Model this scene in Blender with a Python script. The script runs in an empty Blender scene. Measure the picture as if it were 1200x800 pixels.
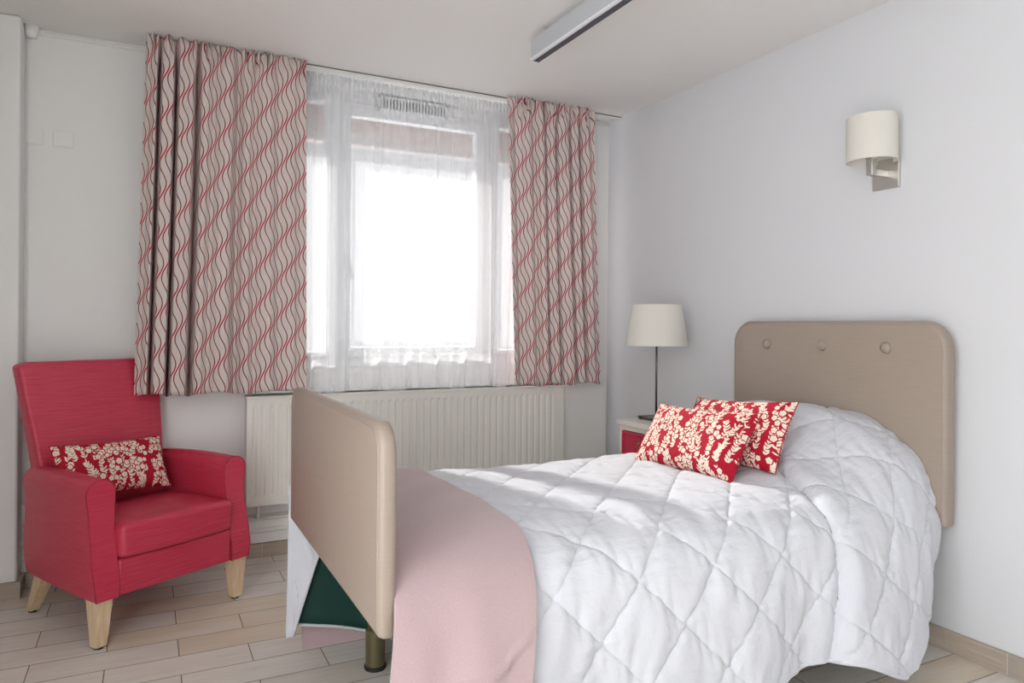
import bpy, bmesh, math, random
import numpy as np
from mathutils import Matrix, Vector
random.seed(4); rng = np.random.default_rng(4)
scene = bpy.context.scene
COL = scene.collection
PI = math.pi
WX, WY, H = 2.644, 3.822, 2.5          # right wall, window wall, ceiling height

# ------------------------------------------------------------------ helpers
def lin(c):
    return tuple(((v/255)/12.92 if v/255 <= .04045 else ((v/255+.055)/1.055)**2.4) for v in c) + (1.0,)

def material(name, rgb=(200, 200, 200), rough=.6, metal=0., spec=.5, sheen=0., trans=0.):
    m = bpy.data.materials.new(name); m.use_nodes = True
    b = m.node_tree.nodes['Principled BSDF']
    b.inputs['Base Color'].default_value = lin(rgb)
    b.inputs['Roughness'].default_value = rough
    b.inputs['Metallic'].default_value = metal
    b.inputs['Specular IOR Level'].default_value = spec
    if sheen: b.inputs['Sheen Weight'].default_value = sheen
    return m

class NT:
    """small wrapper for writing node graphs"""
    def __init__(s, m): s.t = m.node_tree; s.n = s.t.nodes; s.b = s.n.get('Principled BSDF')
    def new(s, kind, **kw):
        o = s.n.new(kind)
        for k, v in kw.items(): setattr(o, k, v)
        return o
    def link(s, a, b): s.t.links.new(a, b)
    def put(s, sock, v):
        if isinstance(v, (int, float)): sock.default_value = v
        elif isinstance(v, tuple): sock.default_value = v
        else: s.link(v, sock)
    def m(s, op, a, b=None, c=None, clamp=False):
        o = s.new('ShaderNodeMath', operation=op); o.use_clamp = clamp
        for i, v in enumerate((a, b, c)):
            if v is not None: s.put(o.inputs[i], v)
        return o.outputs[0]
    def coord(s, what='Object'):
        return s.new('ShaderNodeTexCoord').outputs[what]
    def sep(s, v):
        o = s.new('ShaderNodeSeparateXYZ'); s.link(v, o.inputs[0]); return o.outputs
    def scale(s, v, sc):
        o = s.new('ShaderNodeMapping'); s.link(v, o.inputs[0]); o.inputs['Scale'].default_value = sc; return o.outputs[0]
    def noise(s, v, sc, det=2., rough=.5):
        o = s.new('ShaderNodeTexNoise'); s.link(v, o.inputs['Vector'])
        o.inputs['Scale'].default_value = sc; o.inputs['Detail'].default_value = det; o.inputs['Roughness'].default_value = rough
        return o.outputs['Fac']
    def mix(s, f, a, b, mode='MIX'):
        o = s.new('ShaderNodeMix', data_type='RGBA', blend_type=mode)
        s.put(o.inputs[0], f); s.put(o.inputs[6], a); s.put(o.inputs[7], b); return o.outputs[2]
    def rng(s, v, a, b, c, d):
        o = s.new('ShaderNodeMapRange'); s.link(v, o.inputs[0])
        for i, x in enumerate((a, b, c, d)): o.inputs[i+1].default_value = x
        return o.outputs[0]
    def bump(s, h, strength, dist):
        o = s.new('ShaderNodeBump'); o.inputs['Strength'].default_value = strength; o.inputs['Distance'].default_value = dist
        s.link(h, o.inputs['Height']); s.link(o.outputs[0], s.b.inputs['Normal'])

def link(name, me, m=None, parent=None, loc=None, smooth=True):
    o = bpy.data.objects.new(name, me); COL.objects.link(o)
    if m is not None: me.materials.append(m)
    if smooth:
        me.polygons.foreach_set('use_smooth', [True]*len(me.polygons))
    if parent is not None: o.parent = parent
    if loc is not None: o.location = loc
    return o

def mesh(name, verts, faces, m=None, parent=None, loc=None, smooth=True):
    me = bpy.data.meshes.new(name)
    me.from_pydata([tuple(map(float, v)) for v in verts], [], [tuple(map(int, f)) for f in faces]); me.update()
    return link(name, me, m, parent, loc, smooth)

class MB:
    """collects primitives into ONE mesh"""
    def __init__(s): s.v = []; s.f = []
    def add(s, v, f):
        k = len(s.v); s.v += [tuple(p) for p in v]; s.f += [tuple(i+k for i in q) for q in f]; return s
    def box(s, x0, x1, y0, y1, z0, z1):
        v = [(x, y, z) for x in (x0, x1) for y in (y0, y1) for z in (z0, z1)]
        return s.add(v, [(0, 1, 3, 2), (4, 6, 7, 5), (0, 4, 5, 1), (2, 3, 7, 6), (0, 2, 6, 4), (1, 5, 7, 3)])
    def frustum(s, b, t, hb, ht):
        """square taper from centre b (half size hb) to centre t (half size ht)"""
        v = []
        for c, h in ((b, hb), (t, ht)):
            v += [(c[0]-h, c[1]-h, c[2]), (c[0]+h, c[1]-h, c[2]), (c[0]+h, c[1]+h, c[2]), (c[0]-h, c[1]+h, c[2])]
        return s.add(v, [(3, 2, 1, 0), (4, 5, 6, 7), (0, 1, 5, 4), (1, 2, 6, 5), (2, 3, 7, 6), (3, 0, 4, 7)])
    def lathe(s, c, prof, n=32, sx=1., sy=1., close=True):
        """revolve (r,z) pairs round vertical axis through c"""
        v = []; f = []
        for r, z in prof:
            for k in range(n):
                a = 2*PI*k/n; v.append((c[0]+sx*r*math.cos(a), c[1]+sy*r*math.sin(a), c[2]+z))
        for i in range(len(prof)-1):
            for k in range(n):
                k2 = (k+1) % n; f.append((i*n+k, i*n+k2, (i+1)*n+k2, (i+1)*n+k))
        if close:
            f.append(tuple(reversed(range(n)))); f.append(tuple((len(prof)-1)*n+k for k in range(n)))
        return s.add(v, f)
    def tube(s, pts, r, n=12):
        pts = [Vector(p) for p in pts]; v = []; f = []
        for i, p in enumerate(pts):
            d = (pts[min(i+1, len(pts)-1)]-pts[max(i-1, 0)]).normalized()
            a = d.cross(Vector((0, 0, 1)) if abs(d.z) < .9 else Vector((1, 0, 0))).normalized(); b = d.cross(a)
            rr = r[i] if isinstance(r, (list, tuple)) else r
            for k in range(n):
                t = 2*PI*k/n; v.append(tuple(p+a*(rr*math.cos(t))+b*(rr*math.sin(t))))
        for i in range(len(pts)-1):
            for k in range(n):
                k2 = (k+1) % n; f.append((i*n+k, (i+1)*n+k, (i+1)*n+k2, i*n+k2))
        f.append(tuple(range(n))); f.append(tuple(reversed([(len(pts)-1)*n+k for k in range(n)])))
        return s.add(v, f)
    def prism_x(s, prof, x0, x1):
        """(y,z) outline extruded along x"""
        n = len(prof); v = [(x, y, z) for x in (x0, x1) for y, z in prof]
        f = [(i, (i+1) % n, n+(i+1) % n, n+i) for i in range(n)] + [tuple(reversed(range(n))), tuple(range(n, 2*n))]
        return s.add(v, f)
    def build(s, name, m, parent=None, loc=None, smooth=False, bevel=0, seg=2, angle=35):
        me = bpy.data.meshes.new(name); me.from_pydata(s.v, [], s.f)
        bm = bmesh.new(); bm.from_mesh(me); bmesh.ops.recalc_face_normals(bm, faces=bm.faces); bm.to_mesh(me); bm.free(); me.update()
        o = link(name, me, m, parent, loc, smooth or bevel > 0)
        if bevel:
            b = o.modifiers.new('bevel', 'BEVEL'); b.width = bevel; b.segments = seg; b.limit_method = 'ANGLE'; b.angle_limit = math.radians(angle)
            w = o.modifiers.new('wn', 'WEIGHTED_NORMAL'); w.keep_sharp = True
        return o

def autosmooth(o, deg=40):
    me = o.data; bm = bmesh.new(); bm.from_mesh(me)
    for e in bm.edges:
        if len(e.link_faces) == 2 and e.calc_face_angle(0) > math.radians(deg): e.smooth = False
    bm.to_mesh(me); bm.free()

def grid_mesh(name, P, m, parent=None, uv=None, thick=0., off=0., attr=None):
    """P: array (ni, nj, 3)"""
    ni, nj = P.shape[:2]
    idx = np.arange(ni*nj).reshape(ni, nj)
    f = np.stack([idx[:-1, :-1], idx[1:, :-1], idx[1:, 1:], idx[:-1, 1:]], -1).reshape(-1, 4)
    me = bpy.data.meshes.new(name)
    me.from_pydata(P.reshape(-1, 3).tolist(), [], f.tolist())
    if uv is not None:
        l = me.uv_layers.new(name='UVMap'); u = uv.reshape(-1, 2)
        li = np.empty(len(me.loops), dtype=np.int32); me.loops.foreach_get('vertex_index', li)
        l.data.foreach_set('uv', u[li].astype(np.float32).ravel())
    me.update()
    o = link(name, me, m, parent)
    if thick:
        s = o.modifiers.new('solid', 'SOLIDIFY'); s.thickness = thick; s.offset = off
    return o

def empty(name, loc=(0, 0, 0), rz=0.):
    o = bpy.data.objects.new(name, None); COL.objects.link(o); o.location = loc; o.rotation_euler = (0, 0, rz)
    o.empty_display_size = .1; return o
def tag(o, label=None, cat=None, group=None, kind=None):
    if label: o['label'] = label
    if cat: o['category'] = cat
    if group: o['group'] = group
    if kind: o['kind'] = kind
    return o
def ss(a, b, x):
    t = np.clip((x-a)/(b-a), 0, 1); return t*t*(3-2*t)

# ------------------------------------------------------------------ materials
def wall_material(name, rgb, weave=.0):
    m = material(name, rgb, .85, spec=.2); n = NT(m); c = n.coord()
    nz = n.noise(c, 420., 2.)
    n.bump(nz, .12 + weave, .002)
    return m
M_wall = wall_material('painted_wall', (240, 240, 239))
M_wall_r = wall_material('woven_painted_wall', (222, 223, 226), .16)
M_ceil = wall_material('painted_ceiling', (240, 238, 236))
M_white = material('white_gloss_paint', (236, 235, 231), .4)
M_rad = material('radiator_enamel', (234, 232, 225), .35)
M_pvc = material('white_window_plastic', (232, 234, 237), .35)
M_grey_metal = material('brushed_nickel', (214, 211, 206), .38, 1.)
M_steel = material('dark_steel', (112, 108, 104), .38, 1.)
M_dark = material('dark_rubber', (32, 30, 30), .7)
M_brass = material('aged_brass', (150, 128, 92), .4, 1.)
M_black = material('black_plastic', (26, 24, 26), .5)

def floor_material():
    m = material('wood_look_tile', (190, 180, 168), .42, spec=.4); n = NT(m)
    c = n.coord(); X, Y, Z = n.sep(c)
    W, L = .152, .464
    r = n.m('DIVIDE', n.m('SUBTRACT', Y, 2.80), W); row = n.m('FLOOR', r); fr = n.m('SUBTRACT', r, row)
    par = n.m('MODULO', n.m('ADD', row, 200.), 2.)
    q = n.m('DIVIDE', n.m('SUBTRACT', n.m('SUBTRACT', X, .109), n.m('MULTIPLY', par, .232)), L)
    cl = n.m('FLOOR', q); fc = n.m('SUBTRACT', q, cl)
    def edge(f, s): return n.m('MULTIPLY', n.m('MINIMUM', f, n.m('SUBTRACT', 1., f)), s)
    d = n.m('MINIMUM', edge(fr, W), edge(fc, L))
    gr = n.rng(d, .0010, .0022, 1., 0.)
    cx = n.new('ShaderNodeCombineXYZ'); n.link(row, cx.inputs[0]); n.link(cl, cx.inputs[1])
    wn = n.new('ShaderNodeTexWhiteNoise', noise_dimensions='2D'); n.link(cx.outputs[0], wn.inputs[0])
    rnd = wn.outputs['Value']; rc = n.sep(wn.outputs['Color'])
    # grain runs along the plank, shifted for every tile
    off = n.new('ShaderNodeCombineXYZ'); n.link(n.m('MULTIPLY', rnd, 37.), off.inputs[0]); n.link(n.m('MULTIPLY', rc[1], 19.), off.inputs[1])
    va = n.new('ShaderNodeVectorMath', operation='ADD'); n.link(c, va.inputs[0]); n.link(off.outputs[0], va.inputs[1])
    g1 = n.noise(n.scale(va.outputs[0], (2.2, 26., 1.)), 2., 5., .62)
    g2 = n.noise(n.scale(va.outputs[0], (1., 4., 1.)), 3.2, 3.)
    base = n.mix(n.rng(rnd, 0., 1., 0., 1.), lin((236, 231, 224)), lin((224, 216, 206)))
    base = n.mix(n.rng(rc[2], .78, .8, 0., .8), base, lin((224, 207, 182)))
    base = n.mix(n.rng(g1, .35, .75, 0., .45), base, lin((194, 184, 171)))
    base = n.mix(n.rng(g2, .45, .75, 0., .45), base, lin((238, 235, 230)))
    n.link(n.mix(gr, base, lin((98, 86, 74))), n.b.inputs['Base Color'])
    h = n.m('SUBTRACT', n.m('MULTIPLY', g1, .25), gr)
    n.bump(h, .35, .002)
    return m
M_floor = floor_material()

def skirting_material():
    m = material('skirting_tile', (170, 158, 146), .45); n = NT(m); c = n.coord(); X, Y, Z = n.sep(c)
    s = n.m('ADD', X, Y)
    q = n.m('DIVIDE', n.m('SUBTRACT', s, .052), .306)
    f = n.m('SUBTRACT', q, n.m('FLOOR', q))
    d = n.m('MULTIPLY', n.m('MINIMUM', f, n.m('SUBTRACT', 1., f)), .306)
    gr = n.rng(d, .001, .002, 1., 0.)
    g = n.noise(n.scale(c, (3., 3., 40.)), 2., 4., .6)
    wn = n.new('ShaderNodeTexWhiteNoise', noise_dimensions='1D'); n.link(n.m('FLOOR', q), wn.inputs['W'])
    b = n.mix(wn.outputs['Value'], lin((172, 162, 152)), lin((186, 172, 156)))
    b = n.mix(n.rng(g, .35, .7, 0., .5), b, lin((146, 134, 122)))
    n.link(n.mix(gr, b, lin((196, 190, 182))), n.b.inputs['Base Color'])
    return m
M_skirt = skirting_material()

def vinyl(name, a, b, rough, streak=True):
    m = material(name, a, rough, spec=.45); n = NT(m); c = n.coord()
    g = n.noise(n.scale(c, (3., 3., 120.)), 3., 3., .6)
    g2 = n.noise(c, 2.2, 2.)
    col = n.mix(n.rng(g, .35, .7, 0., .75), lin(a), lin(b))
    n.link(n.mix(n.rng(g2, .4, .7, 0., .25), col, lin(b)), n.b.inputs['Base Color'])
    n.bump(g, .18, .002)
    return m
M_red = vinyl('crimson_vinyl', (190, 42, 70), (210, 78, 100), .38)
M_redpipe = vinyl('crimson_piping', (170, 30, 55), (185, 50, 72), .5)
M_taupe = vinyl('taupe_vinyl', (160, 145, 132), (167, 153, 141), .42)
def wood():
    m = material('pale_beech', (224, 198, 164), .5); n = NT(m); c = n.coord()
    g = n.noise(n.scale(c, (30., 30., 2.5)), 2.5, 4., .6)
    n.link(n.mix(n.rng(g, .3, .7, 0., 1.), lin((231, 208, 176)), lin((208, 178, 140))), n.b.inputs['Base Color']); return m
M_beech = wood()

def duvet_material():
    m = material('white_quilted_cotton', (214, 216, 223), .8, spec=.2, sheen=.15); n = NT(m); c = n.coord()
    a = n.noise(n.scale(c, (12., 30., 12.)), 1.3, 4., .55)
    b = n.noise(c, 260., 2.)
    n.bump(n.m('ADD', a, n.m('MULTIPLY', b, .03)), .38, .014)
    return m
M_duvet = duvet_material()
def pink_material():
    m = material('dusty_pink_fleece', (205, 176, 178), .95, spec=.1, sheen=.5); n = NT(m); c = n.coord()
    a = n.noise(c, 9., 3.); b = n.noise(c, 500., 2.)
    n.link(n.mix(n.rng(n.noise(c, 400., 3.), .3, .7, 0., 1.), lin((180, 156, 159)), lin((191, 168, 170))), n.b.inputs['Base Color'])
    n.bump(n.m('ADD', n.m('MULTIPLY', a, .5), n.m('MULTIPLY', b, .06)), .35, .006)
    return m
M_pink = pink_material()
M_green = material('dark_green_lining', (18, 62, 54), .75)

def translucent_cloth(name, rgb, tr, transp, fold=0.):
    """thin cloth: part diffuse, part translucent, part see-through between its threads"""
    m = bpy.data.materials.new(name); m.use_nodes = True; t = m.node_tree; t.nodes.clear()
    o = t.nodes.new('ShaderNodeOutputMaterial'); d = t.nodes.new('ShaderNodeBsdfDiffuse'); l = t.nodes.new('ShaderNodeBsdfTranslucent')
    p = t.nodes.new('ShaderNodeBsdfTransparent'); a = t.nodes.new('ShaderNodeMixShader'); b = t.nodes.new('ShaderNodeMixShader')
    d.inputs[0].default_value = lin(rgb); l.inputs[0].default_value = lin(rgb)
    a.inputs[0].default_value = tr; b.inputs[0].default_value = transp
    t.links.new(d.outputs[0], a.inputs[1]); t.links.new(l.outputs[0], a.inputs[2])
    t.links.new(a.outputs[0], b.inputs[1]); t.links.new(p.outputs[0], b.inputs[2]); t.links.new(b.outputs[0], o.inputs[0])
    return m
M_sheer = translucent_cloth('white_voile', (244, 245, 247), .35, .62)
t_ = M_sheer.node_tree; lw = t_.nodes.new('ShaderNodeLayerWeight'); lw.inputs['Blend'].default_value = .5
mr = t_.nodes.new('ShaderNodeMapRange'); t_.links.new(lw.outputs['Facing'], mr.inputs[0])
for i_, x_ in enumerate((.15, .85, .68, .22)): mr.inputs[i_+1].default_value = x_
t_.links.new(mr.outputs[0], [q for q in t_.nodes if q.type == 'MIX_SHADER'][1].inputs[0])
M_net = translucent_cloth('white_net', (222, 224, 228), .20, .42)
M_shade = translucent_cloth('white_lampshade_cloth', (246, 243, 236), .3, 0.)

def curtain_material():
    """cream cloth printed with wavy crimson lines; UV is metres of cloth"""
    m = bpy.data.materials.new('wave_print_cloth'); m.use_nodes = True; n = NT(m)
    uv = n.new('ShaderNodeUVMap').outputs[0]; U, V, _ = n.sep(uv)
    S, A, LAM, PH = .0228, .0145, .182, .92
    z = n.m('MULTIPLY', V, 2*PI/LAM)
    k0 = n.m('ROUND', n.m('DIVIDE', U, S))
    best = None; bestcol = None
    for dk in (-2., -1., 0., 1., 2.):
        k = n.m('ADD', k0, dk)
        ph = n.m('SUBTRACT', z, n.m('MULTIPLY', k, PH))
        x = n.m('ADD', n.m('MULTIPLY', k, S), n.m('MULTIPLY', n.m('SINE', ph), A))
        d = n.m('ABSOLUTE', n.m('SUBTRACT', U, x))
        up = n.m('MAXIMUM', n.m('COSINE', ph), 0.)
        w = n.m('ADD', n.m('MULTIPLY', up, .0006), .0024)
        v = n.m('DIVIDE', d, w)            # <1 inside the line
        inside = n.rng(v, .8, 1.2, 1., 0.)
        c = n.m('MULTIPLY', inside, up)
        best = inside if best is None else n.m('MAXIMUM', best, inside)
        bestcol = c if bestcol is None else n.m('MAXIMUM', bestcol, c)
    line = n.mix(n.rng(bestcol, .1, .7, 0., 1.), lin((140, 62, 76)), lin((190, 42, 64)))
    cloth = n.mix(n.rng(n.noise(n.coord(), 300., 2.), .3, .7, 0., 1.), lin((232, 221, 216)), lin((224, 211, 207)))
    col = n.mix(best, cloth, line)
    b = n.b; n.link(col, b.inputs['Base Color']); b.inputs['Roughness'].default_value = .9; b.inputs['Specular IOR Level'].default_value = .15
    tr = n.new('ShaderNodeBsdfTranslucent'); n.link(col, tr.inputs[0])
    mx = n.new('ShaderNodeMixShader'); mx.inputs[0].default_value = .16
    out = n.n['Material Output']; n.link(b.outputs[0], mx.inputs[1]); n.link(tr.outputs[0], mx.inputs[2]); n.link(mx.outputs[0], out.inputs[0])
    return m
M_curtain = curtain_material()

def floral_material():
    m = material('floral_print_cotton', (180, 30, 52), .8, spec=.2); n = NT(m)
    a = n.new('ShaderNodeAttribute', attribute_name='print')
    f = n.rng(a.outputs['Fac'], .35, .65, 0., 1.)
    n.link(n.mix(f, lin((172, 22, 45)), lin((236, 222, 205))), n.b.inputs['Base Color'])
    n.bump(n.noise(n.coord(), 300., 2.), .2, .002)
    return m
M_floral = floral_material()

# ------------------------------------------------------------------ the room
XL, YB = -.95, -1.3
def struct(o): o['kind'] = 'structure'; return o
struct(MB().box(XL-.1, WX+.1, YB, WY+.25, -.1, 0).build('floor', M_floor))
struct(MB().box(XL-.1, WX+.1, YB, WY+.25, H, H+.1).build('ceiling', M_ceil))
struct(MB().box(WX, WX+.1, YB, WY+.15, 0, H).build('wall_right', M_wall_r))
struct(MB().box(XL-.1, XL, .9, WY+.15, 0, H).build('wall_left', M_wall))
struct(MB().box(XL-.1, WX+.1, YB-.1, YB, 0, H).build('wall_front', M_wall))
# window wall, opening x .62..2.42, z .95..2.455
ox0, ox1, oz0, oz1 = .62, 2.42, .95, 2.462
w = MB().box(XL, ox0, WY, WY+.15, 0, H).box(ox1, WX, WY, WY+.15, 0, H).box(ox0, ox1, WY, WY+.15, 0, oz0).box(ox0, ox1, WY, WY+.15, oz1, H)
struct(w.build('wall_back', M_wall))
# projecting pier at the left with its rounded plaster corner
struct(MB().box(XL, -.492, 3.69, WY, 0, H).build('wall_pier', M_wall, bevel=.012, seg=3))
struct(MB().tube([(-.47, WY-.02, H), (-.47, WY-.02, H-.05)], [.035, .022], 16).build('trim_1', M_wall, smooth=True))
# thin fillet under the ceiling on the window wall
struct(MB().box(-.492, WX, WY-.012, WY, H-.028, H-.012).build('trim_2', M_white, bevel=.004))
# tile skirtings
struct(MB().box(-.48, WX-.012, WY-.014, WY, 0, .07).build('baseboard_back', M_skirt, bevel=.002))
struct(MB().box(WX-.014, WX, YB, WY, 0, .078).build('baseboard_right', M_skirt, bevel=.002))
struct(MB().box(XL, -.478, 3.676, 3.6899, 0, .075).box(-.492, -.478, 3.690, WY-.014, 0, .075).build('baseboard_pier', M_skirt, bevel=.002))
# white ridged trunking that runs along the window wall above the skirting
prof = [(WY, .075), (WY-.022, .075), (WY-.022, .128), (WY-.036, .134), (WY-.038, .146), (WY-.022, .154), (WY-.020, .190), (WY-.034, .196), (WY-.036, .207), (WY-.012, .216), (WY, .218)]
struct(MB().prism_x(prof, -.492, WX-.001).build('trim_3', M_white, bevel=.003))
# sill ledge over the radiator
struct(MB().box(.42, 2.30, 3.750, WY, .835, .848).build('window_sill', M_white, bevel=.003))

# ------------------------------------------------------------------ window
win = empty('window_1', (0, 0, 0)); struct(win)
fy0, fy1 = 3.870, 3.930
f = MB()
f.box(ox0, ox1, fy0, fy1, oz0, oz0+.07).box(ox0, ox1, fy0, fy1, oz1-.06, oz1)
for a, b in ((ox0, ox0+.06), (.865, .945), (1.765, 1.845), (ox1-.06, ox1)): f.box(a, b, fy0, fy1, oz0+.07, oz1-.06)
f.build('window_frame', M_pvc, win, bevel=.004)
def sash(x0, x1, z0, z1, t=.052):
    s = MB().box(x0, x1, fy0-.018, fy1-.02, z0, z0+t).box(x0, x1, fy0-.018, fy1-.02, z1-t, z1)
    s.box(x0, x0+t, fy0-.018, fy1-.02, z0+t, z1-t).box(x1-t, x1, fy0-.018, fy1-.02, z0+t, z1-t)
    return s.build('sash', M_pvc, win, bevel=.004)
s1 = sash(.67, .872, 1.01, 2.40, .03); s2 = sash(.932, 1.775, 1.01, 2.375); s3 = sash(1.84, 2.37, 1.01, 2.40, .03)
glass = bpy.data.materials.new('window_glass'); glass.use_nodes = True; n = NT(glass)
gl = n.new('ShaderNodeBsdfGlossy'); gl.inputs['Roughness'].default_value = .02
tp = n.new('ShaderNodeBsdfTransparent'); mx = n.new('ShaderNodeMixShader'); mx.inputs[0].default_value = .06
n.link(tp.outputs[0], mx.inputs[1]); n.link(gl.outputs[0], mx.inputs[2]); n.link(mx.outputs[0], n.n['Material Output'].inputs[0])
for a, b, par in ((.70, .842, s1), (.984, 1.723, s2), (1.87, 2.34, s3)):
    MB().box(a, b, 3.896, 3.902, 1.04, 2.37).build('pane', glass, par)
h = MB().box(.945, .972, fy0-.026, fy0-.016, 1.50, 1.57).tube([(.958, fy0-.02, 1.54), (.958, fy0-.05, 1.54), (.962, fy0-.055, 1.53), (.985, fy0-.055, 1.43)], .009)
h.build('window_handle', M_pvc, s2, smooth=True)
# ventilator on the top rail
v = empty('air_vent', (1.33, 3.852, 2.37)); tag(v, 'white slotted air vent on the top rail of the window behind the sheer curtain', 'vent')
MB().box(-.205, .205, -.012, .0, 0, .016).box(-.205, .205, -.012, .0, .070, .082).box(-.205, -.19, -.012, 0, 0, .082).box(.19, .205, -.012, 0, 0, .082).build('vent_housing', M_pvc, v, bevel=.002)
sl = MB()
for i in range(20): sl.box(-.185+i*.0188, -.177+i*.0188, -.010, -.002, .016, .070)
sl.build('grille', M_pvc, v)
MB().box(-.19, .19, -.002, 0, .016, .070).build('vent_opening', M_black, v)

# short net curtains fixed on the panes, wavy at the top and the foot
def net(x0, x1, z0, z1, label, seed):
    ni, nj = 120, 30
    r = np.random.default_rng(seed)
    x = np.linspace(x0, x1, ni); ph = r.uniform(0, 6, 4)
    wob = lambda a: a*(np.abs(np.sin((x-x0)*19+ph[0]))*.8+np.sin((x-x0)*53+ph[1])*.25)
    zt = z1+wob(.016)-.030*(x-x0); zb = z0+.026*np.abs(np.sin((x-x0)*11+ph[2]))+.008*np.sin((x-x0)*37+ph[3])
    t = np.linspace(0, 1, nj)
    P = np.zeros((ni, nj, 3)); P[..., 0] = x[:, None]; P[..., 2] = zb[:, None]+(zt-zb)[:, None]*t
    P[..., 1] = fy0-.034+.007*np.sin((x-x0)*60+ph[1])[:, None]*(.3+.7*np.abs(t-.5)*2)
    return tag(grid_mesh('net_curtain', P, M_net), label, 'net curtain', 'net curtains on the window panes')
net(.655, .853, 1.03, 2.215, 'narrow white net curtain on the window pane beside the left patterned curtain', 1)
net(.985, 1.722, 1.078, 2.205, 'wide white net curtain with wavy hem on the large middle window pane', 2)
net(1.838, 2.36, 1.05, 2.19, 'white net curtain on the window pane mostly behind the right patterned curtain', 3)

# what stands outside: the lowered edge of a shutter box and a pale rose rendered wall
M_rose = material('rose_render', (220, 204, 199), .9)
o = MB().box(.5, 2.54, 3.985, 4.05, 2.195, 2.60).build('shutter_box', M_rose, bevel=.01)
tag(o, 'pale rose shutter box outside above the window glass', 'shutter box')

# ------------------------------------------------------------------ radiator
rad = empty('radiator', (0, 3.74, 0)); tag(rad, 'long white panel radiator with vertical flutes under the window', 'radiator')
x0, x1, z0, z1 = .437, 2.25, .285, .822
xs = []; p = .0403; n_fl = int((x1-x0-.05)/p)
prof = [(x0, .012), (x0, 0.), (x0+.018, 0.)]
for i in range(n_fl):
    a = x0+.026+i*p
    prof += [(a, 0.), (a+.008, .006), (a+.015, .006), (a+.023, 0.)]
prof += [(x1, 0.), (x1, .012)]
# flutes fade out at the top and foot of the panel
zz = [z0, z0+.045, z0+.06, z1-.05, z1-.035, z1]; kk = [0, 0, 1, 1, 0, 0]
P = np.zeros((len(prof), len(zz), 3))
for i, (a, d) in enumerate(prof):
    for j, (z, k) in enumerate(zip(zz, kk)):
        dd = d if i in (0, len(prof)-1) else d*k
        P[i, j] = (a, -.035+dd, z)
g = grid_mesh('front_panel', P, M_rad, rad); autosmooth(g, 25); g.data.polygons.foreach_set('use_smooth', [False]*len(g.data.polygons))
MB().box(x0, x1, -.022, .045, z0+.004, z1-.004).build('radiator_body', M_rad, rad, bevel=.004)
MB().box(x0-.004, x1+.004, -.037, .055, z1-.004, z1+.006).build('top_grille', M_rad, rad, bevel=.002)
MB().tube([(x0+.06, .01, z0+.02), (x0+.06, .01, .215)], .009).build('pipe', M_rad, rad, smooth=True)
MB().tube([(x1-.06, .01, z0+.02), (x1-.06, .01, .215)], .009).build('pipe', M_rad, rad, smooth=True)
for xx_ in (x0+.25, x1-.28): MB().box(xx_, xx_+.03, .04, .0815, .4, .7).build('wall_bracket', M_rad, rad)
# flat white casing to the right of the radiator, up to the corner
o = MB().box(2.285, 2.615, 3.79, WY, .218, .835).build('pipe_casing', M_white, bevel=.004)
tag(o, 'flat white boxed casing panel between the radiator and the corner', 'casing panel')

# ------------------------------------------------------------------ curtain rail and curtains
rail = empty('curtain_rail', (0, 3.682, 0)); tag(rail, 'slim white curtain rail fixed to the ceiling above the window', 'curtain rail')
MB().box(.0, WX-.001, -.012, .012, H-.016, H-.0005).build('rail_track', M_white, rail)
MB().box(.01, WX-.01, -.013, -.012, H-.009, H-.003).build('track_slot', M_steel, rail)

def curtain(name, x_top, x_bot, valleys, zt, zb, y0, label, seed, group):
    ni, nj = 520, 90
    r = np.random.default_rng(seed)
    t = np.linspace(0, 1, ni); z = np.linspace(zt, zb, nj); k = np.linspace(0, 1, nj)
    xm = x_top[0]+(x_top[1]-x_top[0])*t
    fold = np.zeros((ni, nj)); gather = np.zeros(ni)
    for c, dep, sg in valleys:
        gather += dep*np.exp(-((xm-c)/sg)**2)
    # header: tight pleats in the top ten centimetres
    ph = np.cumsum(1+.5*np.sin(np.linspace(0, 19, ni)+seed))/ni
    head = .013*np.sin(ph*2*PI*17)+.007*np.sin(ph*2*PI*27+1)
    wob = .007*np.sin(t*2*PI*3.3+seed)+.004*np.sin(t*2*PI*7.1+1)
    P = np.zeros((ni, nj, 3))
    for j in range(nj):
        kk = k[j]; hw = math.exp(-((zt-z[j])/.085)**2)
        drift = .010*np.sin(kk*3+t*5)
        dep = gather*(1-.75*hw)*(.85+.25*kk) + wob*(1-hw) + head*hw
        pinch = .018*math.exp(-((zt-.075-z[j])/.018)**2)*(.5+.5*np.cos(ph*2*PI*10))
        P[:, j, 0] = x_top[0]*(1-kk)+x_bot[0]*kk + t*((x_top[1]-x_top[0])*(1-kk)+(x_bot[1]-x_bot[0])*kk) + drift*.5*(1-hw)*np.sin(PI*t)
        P[:, j, 1] = y0-.030+dep-pinch
        P[:, j, 2] = z[j] + (.006*np.sin(ph*2*PI*19+.5)*hw if j == 0 else 0)
    P[:, -1, 2] += .006*np.sin(t*17)-.010*gather/.05
    mid = P[:, nj//2]; s = np.concatenate([[0], np.cumsum(np.hypot(np.diff(mid[:, 0]), np.diff(mid[:, 1])))])
    uv = np.zeros((ni, nj, 2)); uv[..., 0] = s[:, None]; uv[..., 1] = z[None, :]
    o = grid_mesh(name, P, M_curtain, None, uv, thick=.0025)
    return tag(o, label, 'curtain', group)
G = 'patterned curtains at the window'
curtain('curtain', (-.012, .695), (-.052, .708), [(.000, .03, .02), (.045, .105, .0075), (.114, .100, .0075), (.203, .085, .011), (.272, .030, .022), (.385, .050, .022), (.46, .030, .020), (.565, .030, .024), (.66, .018, .02)],
        2.494, .858, 3.655, 'left wave-patterned red and cream curtain, hanging over the red armchair', 1, G)
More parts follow.
